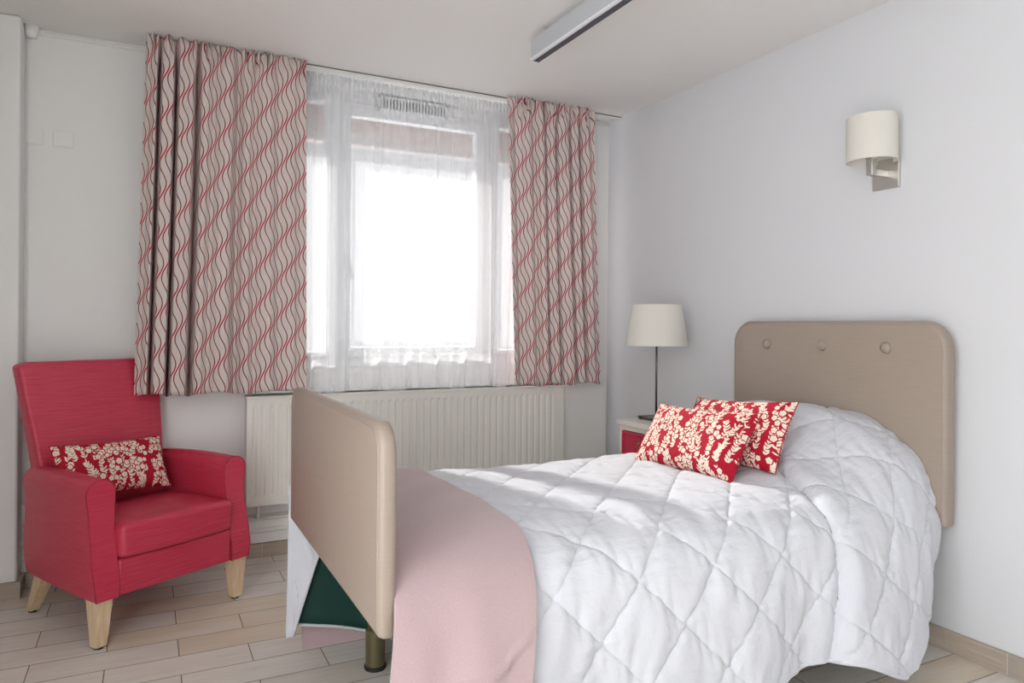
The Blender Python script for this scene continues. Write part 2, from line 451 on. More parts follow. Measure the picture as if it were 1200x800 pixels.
curtain('curtain', (1.815, 2.40), (1.875, 2.468), [(1.865, .035, .022), (1.985, .035, .022), (2.055, .10, .0075), (2.135, .09, .0075), (2.232, .09, .008), (2.305, .08, .009), (2.38, .02, .02)],
        2.494, .842, 3.655, 'right wave-patterned red and cream curtain, hanging near the room corner', 4, G)

# sheer
ni, nj = 520, 60
t = np.linspace(0, 1, ni); z = np.linspace(2.478, .838, nj)
P = np.zeros((ni, nj, 3)); r = np.random.default_rng(8)
fine = sum(a*np.sin(2*PI*fq*t+p) for a, fq, p in ((.016, 8.3, 1), (.010, 16.7, 2), (.004, 31, .3)))
head = .006*np.sin(2*PI*62*t)+.003*np.sin(2*PI*41*t)
for j in range(nj):
    k = j/(nj-1); hw = math.exp(-((2.478-z[j])/.07)**2)
    P[:, j, 0] = .62+1.40*t*(1-.0*k) - .09*k*ss(.8, 1, t) + .006*np.sin(2*PI*5*t+k*2)*k
    P[:, j, 1] = 3.722+fine*(.35+.65*k)*(1-hw)+head*hw
    P[:, j, 2] = z[j]
P[:, -1, 2] += .008*np.sin(2*PI*4*t+1)
sh = grid_mesh('sheer_curtain', P, M_sheer)
tag(sh, 'white see-through sheer curtain hanging across the window between the patterned curtains', 'sheer curtain')
i0 = 5
Q = P[:, :5].copy(); Q[..., 1] -= .003; Q[..., 2] = np.linspace(2.478, 2.425, 5)[None, :]
grid_mesh('header_tape', Q, M_sheer, sh)
Q = P[:, -2:].copy(); Q[..., 1] -= .003; Q[:, 0, 2] = Q[:, 1, 2]+.03
grid_mesh('hem', Q, M_sheer, sh)

# ------------------------------------------------------------------ wall fittings at the left
for x, lab in ((-.462, 'blank white square cover plate high on the wall, nearer the pier'), (-.345, 'blank white square cover plate high on the wall, nearer the curtain')):
    o = MB().box(-.041, .041, -.008, 0, -.037, .037).build('cover_plate', M_wall, None, (x, WY, 2.018), bevel=.004, seg=3)
    tag(o, lab, 'wall plate', 'cover plates on the window wall')
so = empty('wall_socket', (-.455, WY-.0005, .335)); tag(so, 'white wall socket low on the wall behind the red armchair', 'socket')
MB().box(-.042, .042, -.034, 0, -.042, .042).build('socket_box', M_white, so, bevel=.005)
pl = MB().box(.012, .045, -.062, -.034, -.026, .022).build('plug', M_black, None, so.location, bevel=.005); tag(pl, 'black plug pushed into the white wall socket behind the armchair', 'plug')

# ------------------------------------------------------------------ ceiling light
cl = empty('ceiling_light', (1.535, 2.84, 0)); tag(cl, 'long grey strip light fitting fixed to the white ceiling', 'ceiling light')
M_lum = material('luminaire_enamel', (196, 200, 204), .4)
M_lum2 = material('luminaire_edge', (236, 238, 242), .3)
M_lum3 = material('luminaire_louvre', (96, 98, 110), .35, .6)
Lh = -2.2
MB().box(0, .034, Lh, 0, 2.392, 2.476).build('light_body', M_lum, cl, bevel=.003)
MB().box(-.0015, .012, Lh, .002, 2.384, 2.396).build('light_lip', M_lum2, cl, bevel=.002)
MB().box(.014, .036, Lh, -.004, 2.384, 2.3915).build('louvre', M_lum3, cl)
MB().box(.034, .042, Lh, 0, 2.384, 2.40).build('light_lip', M_lum3, cl)
for y in (-.10, -.55, -1.1, -1.65, -2.1): MB().box(.006, .030, y-.018, y+.018, 2.474, 2.4995).build('mounting_bracket', M_grey_metal, cl)

# ------------------------------------------------------------------ wall sconce
sc = empty('wall_lamp', (WX, 1.868, 1.805)); tag(sc, 'wall lamp with oval white shade and nickel plate on the right wall', 'wall lamp')
MB().box(-.016, -.0003, -.058, .058, -.060, .060).build('wall_plate', M_grey_metal, sc, bevel=.003)
MB().box(-.100, -.014, -.014, .014, -.014, .012).box(-.114, -.090, -.014, .014, -.014, .050).build('arm', M_grey_metal, sc, bevel=.003)
MB().lathe((-.102, 0, .048), [(.010, 0), (.020, .004), (.024, .018), (.018, .030), (.014, .034)], 20).build('lamp_socket', M_grey_metal, sc, smooth=True)
MB().lathe((-.102, 0, .080), [(.013, 0), (.016, .02), (.026, .05), (.022, .075), (.004, .088)], 20).build('bulb', material('bulb_glass', (240, 238, 232), .2), sc, smooth=True)
def shade(name, par, c, r0, r1, z0, z1, sx=1., sy=1.):
    n = 64; prof = [(r0-.0015, z0), (r0, z0), (r0, z0+.004), (r1, z1-.004), (r1, z1), (r1-.0015, z1), (r1-.0025, z1-.004), (r0-.0025, z0+.004), (r0-.0015, z0)]
    o = MB().lathe(c, prof, n, sx, sy, close=False).build(name, M_shade, par, smooth=True); autosmooth(o, 50); return o
shd = shade('lamp_shade', sc, (-.098, 0, 0), 1., 1., .040, .216, .088, .096)
MB().tube([(-.098, -.09, .10), (-.098, .09, .10)], .002, 8).tube([(-.18, 0, .10), (-.015, 0, .10)], .002, 8).build('shade_ring', M_grey_metal, sc)

# ------------------------------------------------------------------ nightstand + lamp
ns = empty('nightstand', (0, 0, 0)); tag(ns, 'cream nightstand with a red drawer between the bed and the window wall', 'nightstand')
M_cream = material('cream_lacquer', (226, 220, 210), .45)
M_drawer = material('raspberry_lacquer', (190, 40, 72), .4)
nx0, nx1, ny0, ny1 = 2.215, 2.615, 2.72, 3.085
MB().box(nx0-.012, nx1+.012, ny0-.012, ny1+.012, .672, .700).build('top_board', M_cream, ns, bevel=.006, seg=3)
b = MB().box(nx0, nx1, ny1-.03, ny1, .06, .672).box(nx0, nx1, ny0, ny0+.03, .06, .672).box(nx0+.02, nx1, ny0+.03, ny1-.03, .06, .64)
b.box(nx0, nx0+.03, ny0+.03, ny1-.03, .648, .672).box(nx0, nx0+.03, ny0+.03, ny1-.03, .500, .522).box(nx0, nx0+.03, ny0+.03, ny1-.03, .06, .10)
b.build('carcass', M_cream, ns, bevel=.003)
d = MB().box(nx0-.002, nx0+.018, ny0+.033, ny1-.033, .525, .645).build('drawer', M_drawer, ns, bevel=.002)
fr = MB().box(nx0-.010, nx0, ny0+.033, ny1-.033, .633, .645).box(nx0-.010, nx0, ny0+.033, ny1-.033, .525, .537).box(nx0-.010, nx0, ny0+.033, ny0+.045, .537, .633).box(nx0-.010, nx0, ny1-.045, ny1-.033, .537, .633)
fr.build('drawer_moulding', M_drawer, d, bevel=.003)
ymid = (ny0+ny1)/2
k = MB().lathe((nx0-.012, ymid, .597), [(.002, -.008), (.008, -.004), (.009, 0), (.006, .006), (.001, .008)], 14)
k.tube([(nx0-.015, ymid, .594), (nx0-.020, ymid-.004, .580), (nx0-.019, ymid, .570), (nx0-.017, ymid+.004, .580), (nx0-.015, ymid, .594)], .0028, 8)
k.build('handle', M_brass, d, smooth=True)
MB().box(nx0-.002, nx0+.018, ny0+.033, ny1-.033, .103, .497).build('door', M_cream, ns, bevel=.003)
for yy in (ny0+.02, ny1-.02):
    for xx in (nx0+.02, nx1-.02): MB().frustum((xx, yy, 0), (xx, yy, .062), .014, .018).build('leg', M_cream, ns)

tl = empty('table_lamp', (2.385, 2.995, .700)); tag(tl, 'table lamp with white shade on slim steel stem, standing on the nightstand', 'table lamp')
MB().box(-.068, .068, -.068, .068, .006, .016).box(-.066, -.052, -.066, -.052, 0, .007).box(.052, .066, -.066, -.052, 0, .007).box(-.066, -.052, .052, .066, 0, .007).box(.052, .066, .052, .066, 0, .007).build('lamp_base', M_steel, tl, bevel=.002)
MB().tube([(0, 0, .014), (0, 0, .50)], .0058, 12).build('pole', M_steel, tl, smooth=True)
shade('lamp_shade', tl, (0, 0, 0), .163, .128, .388, .602)
MB().tube([(-.128, 0, .575), (.128, 0, .575)], .0018, 8).tube([(0, -.128, .575), (0, .128, .575)], .0018, 8).build('shade_ring', M_steel, tl)
MB().lathe((0, 0, .47), [(.014, 0), (.014, .035), (.028, .07), (.022, .095), (.003, .105)], 16).build('bulb', material('bulb_opal', (240, 238, 232), .3), tl, smooth=True)

# ------------------------------------------------------------------ bed
bed = empty('bed', (0, 0, 0)); tag(bed, 'single care bed with taupe vinyl headboard and footboard, standing against the right wall', 'bed')
def rounded_panel(w, hgt, th, r_top, r_bot, edge=.014, n=12):
    """upholstered panel in the yz plane, thickness along x from 0 to th"""
    out = []
    for cx, cz, a0, r in ((w/2, hgt, 0, r_top), (-w/2, hgt, 90, r_top), (-w/2, 0, 180, r_bot), (w/2, 0, 270, r_bot)):
        for i in range(n+1):
            a = math.radians(a0+90*i/n)
            ccx = cx-math.copysign(r, cx); ccz = cz-(r if cz > 0 else -r)
            out.append((ccx+r*math.cos(a), ccz+r*math.sin(a)))
    N = len(out); v = []; f = []
    cz = hgt/2
    rings = [(0., edge), (edge*.3, edge*.3), (edge, 0.), (th-edge, 0.), (th-edge*.3, edge*.3), (th, edge)]
    for x, ins in rings:
        for (y, z) in out:
            sy = (w/2-ins)/(w/2); sz = (hgt/2-ins)/(hgt/2)
            v.append((x, y*sy, cz+(z-cz)*sz))
    for i in range(len(rings)-1):
        for k in range(N):
            k2 = (k+1) % N; f.append((i*N+k, i*N+k2, (i+1)*N+k2, (i+1)*N+k))
    f.append(tuple(reversed(range(N)))); f.append(tuple((len(rings)-1)*N+k for k in range(N)))
    return v, f
# headboard
hb_x, hb_y0, hb_y1 = 2.545, 1.566, 2.607
v, f = rounded_panel(hb_y1-hb_y0, .745, .062, .105, .012)
hb = MB().add(v, f).build('headboard', M_taupe, bed, (hb_x, (hb_y0+hb_y1)/2, .472), smooth=True); autosmooth(hb, 60)
# piping round the front edge
def panel_line(w, hgt, r_top, r_bot, ins, n=12):
    pts = []
    for cx, cz, a0, r in ((w/2, hgt, 0, r_top), (-w/2, hgt, 90, r_top), (-w/2, 0, 180, r_bot), (w/2, 0, 270, r_bot)):
        for i in range(n+1):
            a = math.radians(a0+90*i/n); ccx = cx-math.copysign(r, cx); ccz = cz-(r if cz > 0 else -r)
            pts.append(((ccx+r*math.cos(a))*(w/2-ins)/(w/2), hgt/2+(ccz+r*math.sin(a)-hgt/2)*(hgt/2-ins)/(hgt/2)))
    return pts+pts[:1]
pp = panel_line(1.041, .745, .105, .012, .013)
MB().tube([(0.001, y, z) for y, z in pp], .0024, 8).build('piping', M_taupe, hb, smooth=True)
for y in (2.395, 2.095, 1.800):
    b = MB(); b.v, b.f = [], []
    n = 24; prof = [(.021, .001), (.020, -.004), (.017, -.0085), (.011, -.0115), (.004, -.0125)]
    vv = []; ff = []
    for r_, x_ in prof:
        for q in range(n): a = 2*PI*q/n; vv.append((x_, r_*math.cos(a), r_*math.sin(a)))
    for i in range(len(prof)-1):
        for q in range(n): ff.append((i*n+q, i*n+(q+1) % n, (i+1)*n+(q+1) % n, (i+1)*n+q))
    ff.append(tuple((len(prof)-1)*n+q for q in range(n)))
    b.add(vv, ff).tube([(.0, .0245*math.cos(2*PI*q/24), .0245*math.sin(2*PI*q/24)) for q in range(25)], .0022, 6)
    b.build('button', M_taupe, hb, (0., y-(hb_y0+hb_y1)/2, 1.112-.472), smooth=True)
for yy in (1.75, 2.35): MB().box(hb_x+.060, WX-.0005, yy, yy+.06, .50, .62).build('headboard_mount', M_steel, bed)
# footboard
fbw = 2.622-1.535
v, f = rounded_panel(fbw, .478, .044, .065, .006)
fb = MB().add(v, f).build('footboard', M_taupe, bed, (.458, (2.622+1.535)/2, .488), smooth=True); autosmooth(fb, 60)
pp = panel_line(fbw, .478, .065, .006, .013)
MB().tube([(0.001, y, z) for y, z in pp], .0022, 8).build('piping', M_taupe, fb, smooth=True)
M_frame = material('bed_frame_paint', (120, 118, 112), .5, .3)
bf = MB().box(.520, 2.54, 1.69, 1.73, .435, .475).box(.520, 2.54, 2.50, 2.55, .435, .475).box(.520, .56, 1.64, 2.55, .435, .475).box(2.48, 2.54, 1.64, 2.55, .435, .475).box(1.2, 1.26, 1.64, 2.55, .435, .475).box(1.85, 1.91, 1.64, 2.55, .435, .475)
bf.box(.502, .53, 1.75, 1.79, .45, .60).box(.502, .53, 2.36, 2.40, .45, .60)
bf.build('bed_frame', M_frame, bed, bevel=.004)
M_legm = material('bronze_leg', (112, 104, 78), .4, .6)
for x, y in ((.71, 2.41), (.71, 1.78), (2.35, 2.41), (2.35, 1.78)):
    l = MB().lathe((x, y, 0), [(.030, .012), (.033, .014), (.034, .135), (.030, .139), (.026, .139), (.026, .436)], 28).build('leg', M_legm, bed, smooth=True); autosmooth(l, 40)
    MB().lathe((x, y, 0), [(.036, .0), (.038, .004), (.038, .011), (.031, .014)], 28).build('foot_ring', M_dark, l, smooth=True)
mt = MB().box(.52, 2.535, 1.66, 2.60, .475, .585).build('mattress', material('mattress_ticking', (225, 225, 228), .9), None, bevel=.04, seg=4)
tag(mt, 'white mattress lying on the bed frame under the quilt', 'mattress')

# ---- quilt: cross-sections from the far hem over the top to the near hem
def catmull(C, n):
    """C (k,2) control points -> n points, even by arc length, plus arc coordinate"""
    C = np.asarray(C, float); k = len(C)
    E = np.vstack([2*C[0]-C[1], C, 2*C[-1]-C[-2]]); out = []
    for i in range(k-1):
        p0, p1, p2, p3 = E[i], E[i+1], E[i+2], E[i+3]
        t = np.linspace(0, 1, 24, endpoint=(i == k-2))[:, None]
        out.append(.5*((2*p1)+(-p0+p2)*t+(2*p0-5*p1+4*p2-p3)*t**2+(-p0+3*p1-3*p2+p3)*t**3))
    D = np.vstack(out); s = np.concatenate([[0], np.cumsum(np.linalg.norm(np.diff(D, axis=0), axis=1))])
    u = np.linspace(0, s[-1], n)
    return np.stack([np.interp(u, s, D[:, 0]), np.interp(u, s, D[:, 1])], -1), u
foot = [(2.66, .085), (2.685, .30), (2.69, .50), (2.645, .600), (2.47, .628), (2.15, .638), (1.87, .636), (1.69, .618), (1.575, .565), (1.53, .46), (1.505, .31), (1.49, .13)]
mid_ = [(2.66, .10), (2.685, .30), (2.69, .49), (2.635, .592), (2.45, .622), (2.15, .632), (1.87, .634), (1.70, .620), (1.580, .565), (1.53, .46), (1.50, .31), (1.485, .155)]
pre  = [(2.66, .12), (2.685, .30), (2.685, .49), (2.63, .590), (2.45, .620), (2.15, .628), (1.87, .632), (1.70, .620), (1.585, .57), (1.53, .46), (1.505, .31), (1.495, .165)]
post = [(2.66, .14), (2.685, .32), (2.68, .50), (2.61, .60), (2.43, .645), (2.15, .675), (1.90, .685), (1.72, .655), (1.590, .585), (1.530, .46), (1.490, .29), (1.470, .10)]
hump = [(2.66, .18), (2.68, .38), (2.67, .60), (2.58, .74), (2.43, .815), (2.20, .845), (1.96, .838), (1.775, .782), (1.630, .665), (1.555, .51), (1.530, .35), (1.525, .19)]
head = [(2.66, .20), (2.68, .40), (2.67, .60), (2.58, .73), (2.43, .800), (2.20, .835), (1.96, .832), (1.790, .785), (1.660, .675), (1.595, .53), (1.585, .38), (1.600, .265)]
st_x = np.array([.50, 1.20, 1.92, 2.14, 2.38, 2.535]); st = np.array([foot, mid_, pre, post, hump, head], float)
def section(x):
    i = int(np.clip(np.searchsorted(st_x, x)-1, 0, len(st_x)-2)); t = (x-st_x[i])/(st_x[i+1]-st_x[i])
    t = float(np.clip(t, -1, 1.2))
    if i in (2, 3, 4): t2 = t*t*(3-2*t) if 0 <= t <= 1 else t; t = .5*t+.5*t2
    return st[i]*(1-t)+st[i+1]*t
def sheet(xs, ns, fhem=None):
    P = np.zeros((len(xs), ns, 3)); S = np.zeros((len(xs), ns))
    for i, x in enumerate(xs):
        C = section(x).copy()
        if fhem is not None: C = fhem(x, C)
        Q, s = catmull(C, ns); P[i, :, 0] = x; P[i, :, 1:] = Q
        j = np.argmin(np.abs(Q[:, 0]-2.15)+10*(Q[:, 1] < .55)); S[i] = s-s[j]
    return P, S
def normals(P):
    a = np.gradient(P, axis=0); b = np.gradient(P, axis=1); nn = np.cross(b, a); nn /= np.linalg.norm(nn, axis=-1, keepdims=True)+1e-9
    if nn[len(nn)//2, nn.shape[1]//2, 2] < 0: nn = -nn
    return nn
sgn_ = 1.
def wrinkle(X, S):
    w = .0020*np.sin(X*58+np.sin(S*9)*2.1+S*7)*ss(.25, .5, S*sgn_)+.0016*np.sin(X*46+np.sin(S*13)*2.1)*np.sin(S*9+X*3)+.0012*np.sin(X*90+S*35+2*np.sin(X*11))*np.sin(S*17-X*5)
    return w
def quilt_disp(X, S):
    u0, v0 = 1.174, S_ref; T = .265
    a = ((X-u0)+(S-v0))/T; b = ((X-u0)-(S-v0))/T
    da = np.abs(a-np.round(a))*T/math.sqrt(2); db = np.abs(b-np.round(b))*T/math.sqrt(2)
    d = np.minimum(da, db)
    puff = .0085*(1-np.exp(-(d/.028)**1.2)) - .0045*np.exp(-(d/.0035)**2)
    pull = .0015*np.sin((a-b)*21+np.sin(a*3))*np.exp(-(da/.04)**2)+.0015*np.sin((a+b)*23+np.sin(b*4))*np.exp(-(db/.04)**2)
    return puff+pull
_Q, _s = catmull(section(1.174), 400); _j = np.argmin(np.abs(_Q[:, 0]-2.15)+10*(_Q[:, 1] < .55)); _k = np.argmin(np.abs(_Q[:, 1]-.5)+10*(_Q[:, 0] > 2))
S_ref = _s[_k]-_s[_j]
def near_hem(x, C):
    k = np.array([0]*8+[.0, .25, .6, 1.])
    out = .018*math.sin(x*9+1)+.012*math.sin(x*17)
    if x > 1.5: out += .035*float(np.exp(-((x-2.02)/.16)**2))
    C[:, 0] -= k*out
    C[-1, 1] += .012*math.sin(x*11)
    return C
xs = np.linspace(.512, 2.535, 330)
P, S = sheet(xs, 420, near_hem)
X = P[..., 0].copy()
N = normals(P)
P = P+N*quilt_disp(X, S)[..., None]+N*wrinkle(X, S)[..., None]
# the turned-up head end: a soft lip that sweeps over the near edge
v_edge = np.array([-.50, -.05, .22, .36, .50, .70, .95, 1.2]); x_edge = np.array([2.26, 2.18, 2.10, 2.035, 1.975, 1.945, 1.88, 1.82])
# lip is written along arc coordinate (positive to the near side)
sgn = 1. if P[0, -1, 1] < P[0, 0, 1] else -1.
xe = np.interp(sgn*S, v_edge, x_edge)
dd = X-xe
lip = .028*ss(-.012, .055, dd)*np.exp(-np.maximum(dd, 0)/.30)-.014*np.exp(-(np.minimum(dd, 0)/.03)**2)*(1-ss(-.004, .016, dd))
P = P+N*lip[..., None]
# hang the lip slightly towards the foot so its edge overhangs
P[..., 0] -= .012*np.exp(-((dd-.025)/.035)**2)*ss(.05, .3, sgn*S)
sag = .010*np.sin(X*5+1)*np.sin(S*3)
P[..., 2] += sag*.5
quilt = grid_mesh('quilt', P, M_duvet, None, thick=.014, off=0.)
tag(quilt, 'white diamond-quilted bedspread covering the bed down to the floor', 'bedspread')
# rolled hem line along the near edge
hem_pts = [tuple(P[i, -1]) for i in range(0, len(xs), 3)]
MB().tube(hem_pts, .009, 8).build('hem', M_duvet, quilt, smooth=True)
hem_pts = [tuple(P[-1, j]) for j in range(210, 420, 4)]
MB().tube(hem_pts, .009, 8).build('hem', M_duvet, quilt, smooth=True)
# corner flap at the foot and the dark lining seen behind it
ni, nj = 24, 40
F = np.zeros((ni, nj, 3))
for j in range(nj):
    k = j/(nj-1); z = .075+.53*k
    a = np.array([.455+.004*k, 2.655]); b = np.array([.468+.165*k**1.05, 2.612-.02*k])
    for i in range(ni):
        t_ = i/(ni-1); c = a*(1-t_)+b*t_
        wv = .006*math.sin(t_*7+z*26)*math.sin(PI*t_)+.006*math.sin(z*75+t_*9)*math.sin(PI*t_)
        F[i, j] = (c[0]+wv, c[1]-wv-.012*math.sin(PI*t_)*k, z-.02*(1-t_)*(1-k))
fl = grid_mesh('corner_flap', F, M_duvet, quilt, thick=.008)
MB().tube([tuple(F[-1, j]) for j in range(nj)], .006, 8).build('hem', M_duvet, quilt, smooth=True)
ni, nj = 60, 12
Lp = np.zeros((ni, nj, 3)); xx = np.linspace(.470, 2.3, ni); zb = np.interp(xx, [.47, .6, .75, 1.0, 2.3], [.105, .078, .030, .08, .10])
for j in range(nj):
    k = j/(nj-1); Lp[:, j, 0] = xx+(.165*k)*(2.3-xx)/1.83; Lp[:, j, 1] = 2.648-.010*k+.004*np.sin(xx*30+k*3); Lp[:, j, 2] = zb+(.55-zb)*k
ln = grid_mesh('lining', Lp, M_green, quilt, thick=.006); ln['label'] = 'dark green underside of the bedspread'
MB().tube([(Lp[i, 0, 0], Lp[i, 0, 1]-.003, Lp[i, 0, 2]) for i in range(ni)], .0055, 8).build('hem', M_duvet, quilt, smooth=True)

# two small stitched marks near the wall-side hem
for i_, z_ in ((-9, .30), (-9, .283)):
    j_ = int(np.argmin(np.abs(P[i_, 300:, 2]-z_)))+300; q_ = P[i_, j_]
    MB().box(q_[0]-.004, q_[0]+.004, q_[1]-.0095, q_[1]-.006, q_[2]-.004, q_[2]+.004).build('stitched_mark', M_black, quilt)

# ---- pink throw over the foot end
def throw_hem(x, C):
    C = near_hem(x, C)
    C[0] = (2.635, .006); C[1] = (2.705, .22); C[2, 0] = 2.705
    C[-1] = (1.425+.01*math.sin(x*20), .105); C[-2, 0] -= .03; C[-3, 0] -= .012
    return C
xs2 = np.linspace(.513, .885, 90)
P2, S2 = sheet(xs2, 420, throw_hem); N2 = normals(P2); X2 = P2[..., 0].copy()
P2 = P2+N2*(.0285+.0022*np.sin(X2*22+S2*6)+.0018*np.sin(S2*24+3*np.sin(X2*9)))[..., None]
ks = ss(.42, 1.0, sgn*S2)   # near side: lower part drifts towards the foot
tt = (X2-.513)/(.885-.513)
P2[..., 0] += ks*(-.070)*(1-tt) + ks*(-.115)*tt + .02*ss(.0, -.5, sgn*S2)*tt
creas = .010*np.exp(-((sgn*S2-.80+.13*(tt-.5)+.02*np.sin(tt*7))/.011)**2)*ss(.15, .5, tt)*ss(1.05, .8, tt)+.008*np.exp(-((sgn*S2-.93-.10*(tt-.5))/.013)**2)*ss(.4, .7, tt)+.006*np.sin(tt*15+2*np.sin(S2*5))*ss(.5, .95, sgn*S2)
P2 = P2+N2*creas[..., None]
thr = grid_mesh('throw_blanket', P2, M_pink, None, thick=.011, off=0.)
s_ = thr.modifiers.new('b', 'BEVEL'); s_.width = .004; s_.segments = 2; s_.limit_method = 'ANGLE'
tag(thr, 'dusty pink fleece throw draped across the foot of the bed', 'throw')

# ------------------------------------------------------------------ cushions
def floral(u, v, seed, scale=1.):
    """cream flowers, leaves and stems; u, v metres on the cloth -> 0..1"""
    r = np.random.default_rng(seed); val = np.zeros_like(u)
    def stamp(cx, cy, R, fn):
        m = (np.abs(u-cx) < R) & (np.abs(v-cy) < R)
        if m.any(): val[m] = np.maximum(val[m], fn(u[m]-cx, v[m]-cy))
    def soft(d, w): return np.clip(.5-d/w, 0, 1)
    def leaf(cx, cy, a, L, W):
        ca, sa = math.cos(a), math.sin(a)
        def fn(x, y):
            p = x*ca+y*sa; q = -x*sa+y*ca; t_ = np.clip(p/L, 0, 1)
            return soft(np.abs(q)-W*np.sin(PI*t_)**.8+np.where((p < 0) | (p > L), .01, 0), .0022)
        stamp(cx, cy, L, fn)
    def flower(cx, cy, R, a):
        def fn(x, y):
            rr = np.hypot(x, y); th = np.arctan2(y, x)+a
            edge = R*(.80+.20*np.abs(np.cos(2.5*th)))
            o = soft(rr-edge, .0022)
            ring = soft(np.abs(rr-R*.30)-.0006, .0016)
            return o*(1-.85*ring)
        stamp(cx, cy, R*1.2, fn)
    def clear(cx, cy, R):
        m = np.hypot(u-cx, v-cy) < R
        val[m] = 0
    U0, U1, V0, V1 = u.min(), u.max(), v.min(), v.max()
    # upward sprays with leaves in pairs
    for c in range(int((U1-U0)/.033)+2):
        x0_ = U0+c*.033+r.uniform(-.008, .008)
        for seg in range(int((V1-V0)/.085)+2):
            px, py = x0_+r.uniform(-.012, .012), V0-.02+seg*.085+r.uniform(-.01, .01)
            a = PI/2+r.uniform(-.5, .5)
            for st_ in range(7):
                leaf(px, py, a, .016, .0011)
                for sd in (-1, 1):
                    if r.uniform() < .92: leaf(px, py, a+sd*r.uniform(.55, .95), r.uniform(.014, .024), r.uniform(.0024, .0042))
                px += .0115*math.cos(a); py += .0115*math.sin(a); a += r.uniform(-.22, .22)
    # flower clusters
    for c in range(int((U1-U0)*(V1-V0)/.0030)):
        cx, cy = r.uniform(U0, U1), r.uniform(V0, V1)
        for q in range(r.integers(2, 4)):
            fx, fy = cx+r.uniform(-.022, .022), cy+r.uniform(-.022, .022); R = r.uniform(.0085, .0135)
            clear(fx, fy, R*1.22); flower(fx, fy, R, r.uniform(0, 6))
    return val
def cushion(label, L, Hh, T, seed, grp, mtx):
    nu, nv = 250, 140
    su = np.linspace(-1, 1, nu)[:, None]*np.ones((1, nv)); sv = np.ones((nu, 1))*np.linspace(-1, 1, nv)[None, :]
    px = su*L/2*(1-.055*(1-sv**2)**1.0*np.abs(su)**3); pz = sv*Hh/2*(1-.12*(1-su**2)*np.abs(sv)**3)
    th = T/2*((1-su**4)*(1-sv**4))**.55*(.82+.18*(1-su**2))
    th = th*(1+.05*np.sin(su*7+seed)*np.sin(sv*4))
    cols = floral(su*L/2, sv*Hh/2, seed)
    verts = []; faces = []; vals = []
    for side in (-1, 1):
        k = len(verts); verts += np.stack([px, side*th, pz], -1).reshape(-1, 3).tolist(); vals += cols.ravel().tolist()
        idx = np.arange(nu*nv).reshape(nu, nv)+k
        q = np.stack([idx[:-1, :-1], idx[1:, :-1], idx[1:, 1:], idx[:-1, 1:]], -1).reshape(-1, 4)
        faces += (q if side < 0 else q[:, ::-1]).tolist()
    me = bpy.data.meshes.new('cushion'); me.from_pydata(verts, [], faces)
    at = me.attributes.new('print', 'FLOAT', 'POINT'); at.data.foreach_set('value', np.array(vals, dtype=np.float32))
    bm = bmesh.new(); bm.from_mesh(me); bmesh.ops.remove_doubles(bm, verts=bm.verts, dist=1e-5); bm.to_mesh(me); bm.free(); me.update()
    o = link('cushion', me, M_floral); o.matrix_world = mtx
    # seam cord round the edge
    ring = [(px[i, 0], 0, pz[i, 0]) for i in range(0, nu, 6)]+[(px[-1, j], 0, pz[-1, j]) for j in range(0, nv, 6)]+[(px[i, -1], 0, pz[i, -1]) for i in range(nu-1, -1, -6)]+[(px[0, j], 0, pz[0, j]) for j in range(nv-1, -1, -6)]
    e = MB().tube(ring, .0022, 6).build('seam', material('crimson_seam', (165, 24, 46), .8), o, smooth=True)
    return tag(o, label, 'cushion', grp)
def frame(origin, xdir, zdir):
    xd = Vector(xdir).normalized(); zd = Vector(zdir); zd = (zd-xd*zd.dot(xd)).normalized(); yd = zd.cross(xd)
    m = Matrix((xd, yd, zd)).transposed().to_4x4(); m.translation = Vector(origin); return m
Gc = 'floral cushions on the bed'
cushion('front red and cream floral cushion on the bed, lying over the other one', .55, .285, .125, 11, Gc, frame((1.905, 2.165, .745), (.03, -1, .03), (.52, .02, .80)))
cushion('rear red and cream floral cushion on the bed, leaning on the raised pillow end', .53, .285, .115, 12, Gc, frame((2.055, 2.105, .775), (.02, -1, .06), (.46, -.10, .85)))

